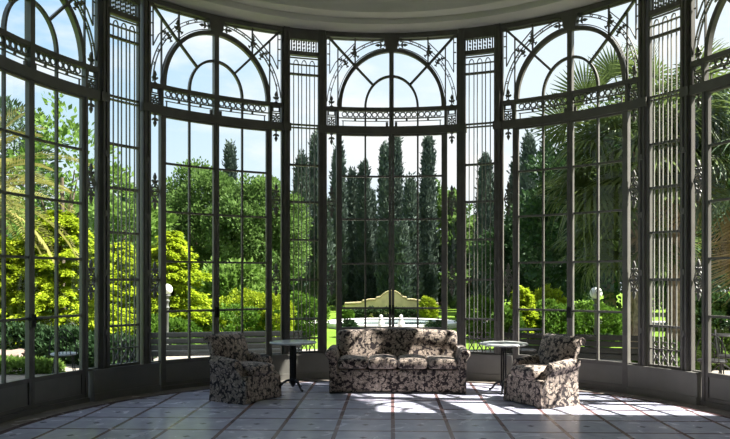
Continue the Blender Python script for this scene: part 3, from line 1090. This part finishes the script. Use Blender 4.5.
shrub('green_shrub', 'narrow green shrub in the sidelight left of the right arched door', px(507, 16.5), 16.5, pz(308, 16.5) + .12, .32, 'topiary', .4, 'green shrubs', 140)
shrub('green_shrub', 'green shrub low in the right grilled window', px(668, 12.6), 12.6, .62, .5, 'lime', .4, 'green shrubs', 150)
shrub('clipped_hedge', 'low clipped green hedge at the foot of the left edge door', px(16, 12.25), 12.25, pz(362, 12.25) + .12, .8, 'lime', .22, None, 420, cat='hedge')

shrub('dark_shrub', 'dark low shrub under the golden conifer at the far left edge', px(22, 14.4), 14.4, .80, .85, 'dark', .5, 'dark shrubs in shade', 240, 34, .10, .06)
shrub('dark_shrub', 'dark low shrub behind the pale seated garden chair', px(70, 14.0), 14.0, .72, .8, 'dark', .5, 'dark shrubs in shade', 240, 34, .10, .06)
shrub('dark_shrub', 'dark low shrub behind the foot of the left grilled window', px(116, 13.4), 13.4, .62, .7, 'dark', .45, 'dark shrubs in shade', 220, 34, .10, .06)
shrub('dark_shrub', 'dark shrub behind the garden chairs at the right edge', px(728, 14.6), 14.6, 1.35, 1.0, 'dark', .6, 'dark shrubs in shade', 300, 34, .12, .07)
shrub('green_shrub', 'yellow green shrub behind the right edge door, beside the garden chairs', px(706, 13.4), 13.4, .85, .42, 'lime', .4, 'green shrubs', 160)
# fan palms
def fan_mesh(seg=32, rl=.85, pet=.75, spread=240, droop=.25, wid=.05):
    """one fan leaf: petiole along +X from the origin, blade segments with hanging tips"""
    V, F = [], []
    def quad(a, b, c_, d_):
        k = len(V); V.extend([a, b, c_, d_]); F.append((k, k + 1, k + 2, k + 3))
    w = .014
    n = 5
    for i in range(n):
        x0, x1 = pet * i / n, pet * (i + 1) / n
        z0, z1 = .10 * math.sin(PI * i / n), .10 * math.sin(PI * (i + 1) / n)
        quad((x0, -w, z0), (x1, -w, z1), (x1, w, z1), (x0, w, z0))
        quad((x0, 0, z0 - w), (x1, 0, z1 - w), (x1, 0, z1 + w), (x0, 0, z0 + w))
    for k in range(seg):
        t = rad(-spread / 2 + spread * k / (seg - 1))
        l = rl * (.80 + .2 * math.cos(t)) * (.93 + .14 * random.random())
        dx, dy = math.cos(t), math.sin(t)
        nx, ny = -dy, dx
        cut = [0, .35, .62, .84, 1.0]
        ww = [.008, wid * .55, wid * .75, wid * .38, .004]
        pts = []
        dr = droop * (.7 + .6 * random.random())
        for q, u in zip(cut, ww):
            r = l * q
            sag = -dr * l * q ** 3 - .05 * abs(math.sin(t)) * q
            fold = (.012 if k % 2 else -.012) * (1 if q < .7 else .3)
            pts.append(((pet + r * dx * (1 - .10 * q), r * dy * (1 - .10 * q), sag + fold), u))
        for (p, u), (p2, u2) in zip(pts, pts[1:]):
            quad((p[0] - nx * u / 2, p[1] - ny * u / 2, p[2]), (p2[0] - nx * u2 / 2, p2[1] - ny * u2 / 2, p2[2]),
                 (p2[0] + nx * u2 / 2, p2[1] + ny * u2 / 2, p2[2]), (p[0] + nx * u / 2, p[1] + ny * u / 2, p[2]))
    return np.array(V), np.array(F)

def fan_palm(label, x, d, zc, mat, nf=34, scale=1.0, dead=16, tr=.19, group='fan palms', dirs=None, top_el=72):
    root = thing('fan_palm', label, 'palm', (x, d, -.12), 0, group)
    t = MB()
    zc += .12
    pts, rr = [], []
    for i in range(22):
        q = i / 21
        pts.append((.06 * math.sin(q * 3), 0, zc * q)); rr.append(tr * (1.05 - .2 * q) * (1 + (.09 if i % 2 else -.05)))
    t.tube(pts, rr, 12)
    t.build('trunk', M['palmbark'], root, True)
    top = (.06 * math.sin(3), 0, zc)
    variants = []
    for k in range(nf + dead):
        isdead = k >= nf
        nm = 'dead_frond' if isdead else 'frond'
        vi = ('dead' if isdead else mat, k % 3)
        me = [v for v in variants if v[0] == vi]
        if me:
            o = me[0][1].copy(); COL.objects.link(o)
        else:
            V, F = fan_mesh(droop=[.10, .28, .5][k % 3] if not isdead else 1.0)
            o = raw(nm, V, F, M['dead' if isdead else mat], root)
            if isdead: o['label'] = 'dry straw coloured hanging frond'
            variants.append((vi, o))
        o.parent = root
        az = (k * 2.39996 + .3) % (2 * PI)
        if isdead:
            el = rad(-62 - 18 * random.random()); zz = -.15 - .9 * random.random()
        else:
            q = k / nf
            el = rad(top_el - (top_el + 40) * q + 8 * random.uniform(-1, 1)); zz = .05 - .25 * q
        s = scale * random.uniform(.85, 1.12) * (.8 if isdead else 1)
        o.location = (top[0], top[1], top[2] + zz)
        o.rotation_euler = (random.uniform(-.35, .35), -el, az)
        o.scale = (s, s, s)
    for (az, el, roll, pet, rl) in (dirs or []):        # long stalked young leaves that stand clear of the crown
        V, F = fan_mesh(30, rl, pet, 205, .06, .055)
        o = raw('frond', V, F, M[mat], root)
        o.location = (top[0], top[1], top[2])
        o.rotation_euler = (rad(roll), -rad(el), rad(az))
    return root

fan_palm('big dark fan palm filling the right arched door', px(640, 13.6), 13.6, pz(152, 13.6), 'fan', 48, 1.36, 0, .15, dirs=[(178, 46, 75, 1.45, .80), (170, 72, 80, 1.5, .7), (185, 20, 60, 1.5, .8), (60, 66, -70, 1.9, .8)], top_el=26)
fan_palm('lower dark fan palm crouching under the big one in the right arched door', px(630, 14.6), 14.6, pz(222, 14.6), 'fan', 36, 1.2, 0, .12, top_el=40)
fan_palm('fan palm with a shaggy sunlit trunk behind the right grilled window', px(678, 13.6), 13.6, pz(112, 13.6), 'fan', 32, 1.1, 26, .22, top_el=55)
fan_palm('blue green fan palm at the right edge of the photo', px(742, 13.2), 13.2, pz(165, 13.2), 'bluefan', 40, 1.1, 10, .18)

# feather palm at the left edge
def feather_mesh(L=2.6, droop=1.0, nl=46, ll=.5):
    V, F = [], []
    def quad(*q):
        k = len(V); V.extend(q); F.append((k, k + 1, k + 2, k + 3))
    def at(t):
        return Vector((L * (t - .12 * t ** 3), 0, .55 * t * L * .45 - droop * L * .55 * t ** 2.2))
    for i in range(16):
        a, b = at(i / 16), at((i + 1) / 16)
        w = .022 * (1 - i / 17)
        quad(a + Vector((0, -w, 0)), b + Vector((0, -w, 0)), b + Vector((0, w, 0)), a + Vector((0, w, 0)))
        quad(a + Vector((0, 0, -w)), b + Vector((0, 0, -w)), b + Vector((0, 0, w)), a + Vector((0, 0, w)))
    for i in range(nl):
        t = .12 + .87 * i / (nl - 1)
        p = at(t); tg = (at(min(1, t + .02)) - at(t - .02)).normalized()
        l = ll * math.sin(PI * (.12 + .84 * t)) ** .7 * random.uniform(.85, 1.1)
        for s in (-1, 1):
            D = (tg * .75 + Vector((0, s * .75, .30 + .15 * random.random()))).normalized()
            sd = D.cross(Vector((0, 0, 1))).normalized() * .016
            m = p + D * l * .5
            tip = p + D * l + Vector((0, 0, -.16 * l))
            quad(p, m + sd, tip, m - sd)
    return np.array([tuple(v) for v in V]), np.array(F)

def feather_palm(label, x, d, zc, nf=38, L=2.5):
    root = thing('feather_palm', label, 'palm', (x, d, -.12), 0)
    zc += .12
    t = MB()
    t.tube([(0, 0, zc * i / 16) for i in range(17)], [.26 * (1 + (.10 if i % 2 else -.04)) for i in range(17)], 12)
    t.build('trunk', M['palmbark'], root, True)
    vs = []
    for k in range(nf):
        if k < 3:
            V, F = feather_mesh(L, [.7, 1.0, 1.35][k])
            o = raw('frond', V, F, M['date'], root); vs.append(o)
        else:
            o = vs[k % 3].copy(); COL.objects.link(o); o.parent = root
        q = k / nf
        o.location = (0, 0, zc - .05 - .25 * q)
        o.rotation_euler = (random.uniform(-.25, .25), -rad(62 - 85 * q), k * 2.39996)
        s = random.uniform(.85, 1.1)
        o.scale = (s, s, s)
    return root
feather_palm('feather palm with yellowish fronds at the far left edge', px(-30, 14.5), 14.5, pz(190, 14.5))

# ------------------------------------------------------------------ garden: furniture and ornaments
def globe_lamp(label, xpx, y, rpx, d):
    z = pz(y, d) + .12
    r = rpx / 711 * d
    root = thing('globe_lamp', label, 'lamp', (px(xpx, d), d, -.12), 0, 'garden globe lamps')
    g = MB()
    g.lathe([(r * math.sin(PI * i / 20) + 1e-4, z - r * math.cos(PI * i / 20)) for i in range(21)], 28)
    g.build('globe', M['globe'], root, True)
    p = MB()
    zb = z - r
    p.lathe([(.0, zb + .02), (.075, zb + .01), (.085, zb - .02), (.05, zb - .05), (.035, zb - .10), (.06, zb - .13), (.06, zb - .15), (.035, zb - .18), (.04, zb - .26), (.065, zb - .29), (.04, zb - .33),
             (.035, .25), (.06, .20), (.08, .05), (.09, .0), (0, 0)], 20)
    p.build('post', M['post'], root, True)
globe_lamp('white globe lamp on dark post behind the left arched door', 167, 289.5, 5.5, 16.0)
globe_lamp('white globe lamp on dark post behind the right arched door', 596, 293, 6.0, 16.2)

def bench(label, xa, ya, xb, yb, zt, group='long dark garden benches'):
    cx, cy = (xa + xb) / 2, (ya + yb) / 2
    L = math.hypot(xb - xa, yb - ya)
    rz = math.atan2(yb - ya, xb - xa)
    root = thing('garden_bench', label, 'bench', (cx, cy, -.03), rz, group)
    h = L / 2
    n = 4
    for i in range(n):
        z = zt - .05 - i * .108
        b = MB(); b.soft((0, .02 + (zt - z) * -.05, z), (h, .014, .047), .008, 3); b.build('back_plank', M['plank'], root)
    for i in range(3):
        b = MB(); b.soft((0, .10 + i * .12, .38), (h, .053, .014), .008, 3); b.build('seat_plank', M['plank'], root)
    for x in (-h + .12, 0, h - .12):
        b = MB()
        b.box((x, .045, (zt - .06) / 2), (.02, .02, (zt - .06) / 2))
        b.box((x, .20, .35), (.02, .17, .015))
        b.box((x, .36, .18), (.02, .02, .18))
        b.build('leg_frame', M['iron'], root)
bench('long dark slatted bench outside, behind the left armchair', -4.3, 12.15, -1.62, 12.75, .72)
bench('long dark slatted bench outside, behind the right armchair', 1.95, 12.75, 4.35, 12.0, .70)

def hoop_chair(label, x, y, rz, seat='seat', group='iron garden chairs'):
    root = thing('garden_chair', label, 'chair', (x, y, -.03), rz, group)
    s = MB()
    s.lathe([(0, .43), (.19, .43), (.205, .44), (.205, .455), (.19, .465), (0, .465)], 24)
    s.build('seat', M[seat], root, True)
    b = MB()
    pts = []
    for i in range(25):
        t = PI * i / 24
        pts.append((.20 * math.cos(t), .17 + .05 * math.sin(t), .45 + .40 * math.sin(t) ** .8))
    b.tube(pts, .010, 6)
    b.tube([(.11 * math.cos(PI * i / 16), .175 + .04 * math.sin(PI * i / 16), .45 + .28 * math.sin(PI * i / 16)) for i in range(17)], .007, 6)
    for x_ in (-.05, 0, .05):
        b.tube([(x_, .18, .45), (x_, .215, .83 - abs(x_) * .5)], .006, 6)
    b.build('backrest', M['iron'], root, True)
    for (sx, sy) in ((-1, -1), (1, -1), (-1, 1), (1, 1)):
        l = MB()
        l.tube([(sx * .13, sy * .13, .44), (sx * .14, sy * .14, .25), (sx * .18, sy * .19, .0)], .010, 6)
        l.build('leg', M['iron'], root, True)
    return root
hoop_chair('iron hoop backed garden chair with pale seat outside the left edge door', px(64, 11.2), 11.2, rad(200))
hoop_chair('dark iron hoop backed chair outside the right edge door', px(712, 10.6), 10.6, rad(150), 'iron')
hoop_chair('dark iron hoop backed chair outside at the photo\'s right edge', px(731, 11.2), 11.2, rad(60), 'iron')
hoop_chair('dark iron chair outside between the right table and right armchair', px(524, 12.1), 12.1, rad(110), 'iron')
def garden_table(label, x, y, h=.68, r=.3):
    root = thing('garden_table', label, 'table', (x, y, -.03), 0, 'iron garden tables')
    t = MB(); t.lathe([(0, h - .02), (r, h - .02), (r + .01, h - .01), (r, h), (0, h)], 28); t.build('tabletop', M['iron'], root, True)
    c_ = MB(); c_.tube([(0, 0, .1), (0, 0, h - .02)], .018, 8)
    c_.build('column', M['iron'], root, True)
    for k in range(3):
        a = k * 2 * PI / 3
        l = MB(); l.tube([(.01 * math.cos(a), .01 * math.sin(a), .2), (.12 * math.cos(a), .12 * math.sin(a), .12), (.24 * math.cos(a), .24 * math.sin(a), .012)], .011, 6)
        l.build('foot', M['iron'], root, True)
garden_table('dark round garden table outside beyond the right table', px(528, 13.6), 13.6, .70)
garden_table('dark round garden table outside the right edge door', px(722, 12.4), 12.4, .70)

# cream garden wall with a raised middle
gw = thing('garden_wall', 'cream garden wall with curved raised middle, behind the pool', 'wall', (0, 32, -.12))
ol = [(-2.1, 0)]
top = [(-2.1, .62), (-1.35, .66), (-1.3, .74), (-.95, .80), (-.72, .80), (-.68, .88), (-.5, .92), (-.40, 1.02), (-.27, 1.12), (-.13, 1.175), (0, 1.19)]
ol += top + [(-a, b) for a, b in top[::-1][1:]] + [(2.1, 0)]
q = MB(); q.prism(ol, -.2, .2, 'y', .02); q.build('wall_body', M['stone'], gw)
q = MB()
cp = [(a, b + .02) for a, b in top] + [(-a, b + .02) for a, b in top[::-1][1:]]
q.prism(cp + [(a, b + .06) for a, b in cp[::-1]], -.25, .25, 'y')
q.build('coping', M['stone'], gw)
shrub('clipped_hedge', 'low clipped hedge along the foot of the cream garden wall', 0, 30.9, .48, 2.1, 'pine', .2, None, 260, 30, .1, .06, cat='hedge')
def statue(label, xpx, d, h):
    root = thing('garden_statue', label, 'statue', (px(xpx, d), d, -.10), 0, 'white garden statues')
    p = MB(); p.box((0, 0, .06), (.14, .14, .06)); p.box((0, 0, .14), (.11, .11, .03)); p.build('plinth', M['white'], root)
    b = MB()
    b.lathe([(.0, .17), (.10, .17), (.115, .24), (.10, .32), (.075, .40), (.06, .44), (.0, .46)], 18)
    b.lathe([(1e-4 + .06 * math.sin(PI * i / 12), .49 - .06 * math.cos(PI * i / 12)) for i in range(13)], 16)
    b.soft((.0, -.10, .22), (.05, .05, .05), .03, 4)
    b.build('seated_body', M['white'], root, True)
statue('small white seated statue left of the middle meeting stile, by the pool', 381, 23.6, .5)
statue('small white seated statue right of the middle meeting stile, by the pool', 401, 23.6, .5)

# rocks by the golden conifers
def rock(label, x, y, r, sq=.55):
    o = MB()
    ph = random.random() * 9
    def lump(p):
        k = 1 + .16 * math.sin(p.x * 5 / r + ph) * math.cos(p.y * 4 / r + ph) + .1 * math.sin(p.z * 9 / r)
        return (p.x * k, p.y * k, p.z * sq * k)
    o.soft((0, 0, r * sq * .7), (r, r * .8, r), r * .55, 8, lump)
    q = o.build('rock', M['rock'], None, True, (x, y, -.14))
    tag(q, label, 'rock', 'garden rocks')
rock('pinkish rock below the golden conifer at the far left edge', px(6, 13.6), 13.6, .42, .5)
rock('pinkish rock beside the pale seated garden chair', px(90, 15.2), 15.2, .5, .55)

# ------------------------------------------------------------------ sky, sun, camera
wd = bpy.data.worlds.new('sky')
S.world = wd
wd.use_nodes = True
nt = wd.node_tree
nt.nodes.clear()
n = N(nt)
out = nt.nodes.new('ShaderNodeOutputWorld')
tc = n('TexCoord').outputs['Generated']
sp = n('SeparateXYZ', {0: tc})
zz = n.math('MAXIMUM', sp.outputs[2], 0.0)
blue = n.ramp(zz, [(.0, (.86, .93, .97)), (.14, (.66, .84, .96)), (.36, (.38, .65, .93)), (1.0, (.16, .36, .75))])
# brighter and paler towards the sun, which stands on the right
ss = n('MapRange', {'Value': sp.outputs[0], 'From Min': -.42, 'From Max': .12}).outputs[0]
pale = n.mix(n.math('MULTIPLY', ss, .85), blue, (.86, .94, 1.0))
mp = n('VectorMath', {0: tc, 1: (1.0, 1.0, 2.6)}, operation='MULTIPLY').outputs[0]
cl = n('TexNoise', {'Vector': mp, 'Scale': 3.1, 'Detail': 6.0, 'Roughness': .55}).outputs['Fac']
cf = n('MapRange', {'Value': cl, 'From Min': .47, 'From Max': .62}).outputs[0]
sky = n.mix(cf, pale, (1.0, 1.0, 1.0))
bg = n('Background', {'Color': sky, 'Strength': 1.03})
nt.links.new(bg.outputs[0], out.inputs[0])

SUN_EL, SUN_Y = 50, .04
tr = Vector((-1, SUN_Y, -math.tan(rad(SUN_EL)))).normalized()
sl = bpy.data.lights.new('sun', 'SUN')
sl.energy = 19.0
sl.color = (1.0, .95, .86)
sl.angle = rad(.6)
so = bpy.data.objects.new('sun', sl)
COL.objects.link(so)
so.rotation_euler = tr.to_track_quat('-Z', 'Y').to_euler()
so.location = (12, 8, 16)

cam = bpy.data.cameras.new('camera')
cam.sensor_width = 36
cam.lens = 711 / 730 * 36
cam.shift_y = (280 - 219.5) / 730
cam.clip_end = 400
co = bpy.data.objects.new('camera', cam)
COL.objects.link(co)
co.location = (0, 0, EYE)
co.rotation_euler = (rad(90), 0, math.atan(26.5 / 711))
S.camera = co

vs = S.view_settings
vs.view_transform = 'Standard'
vs.look = 'None'
vs.gamma = 1
vs.use_curve_mapping = False
vs.exposure = 0.14
S.cycles.transparent_max_bounces = 24
S.cycles.max_bounces = 8
S.cycles.diffuse_bounces = 4
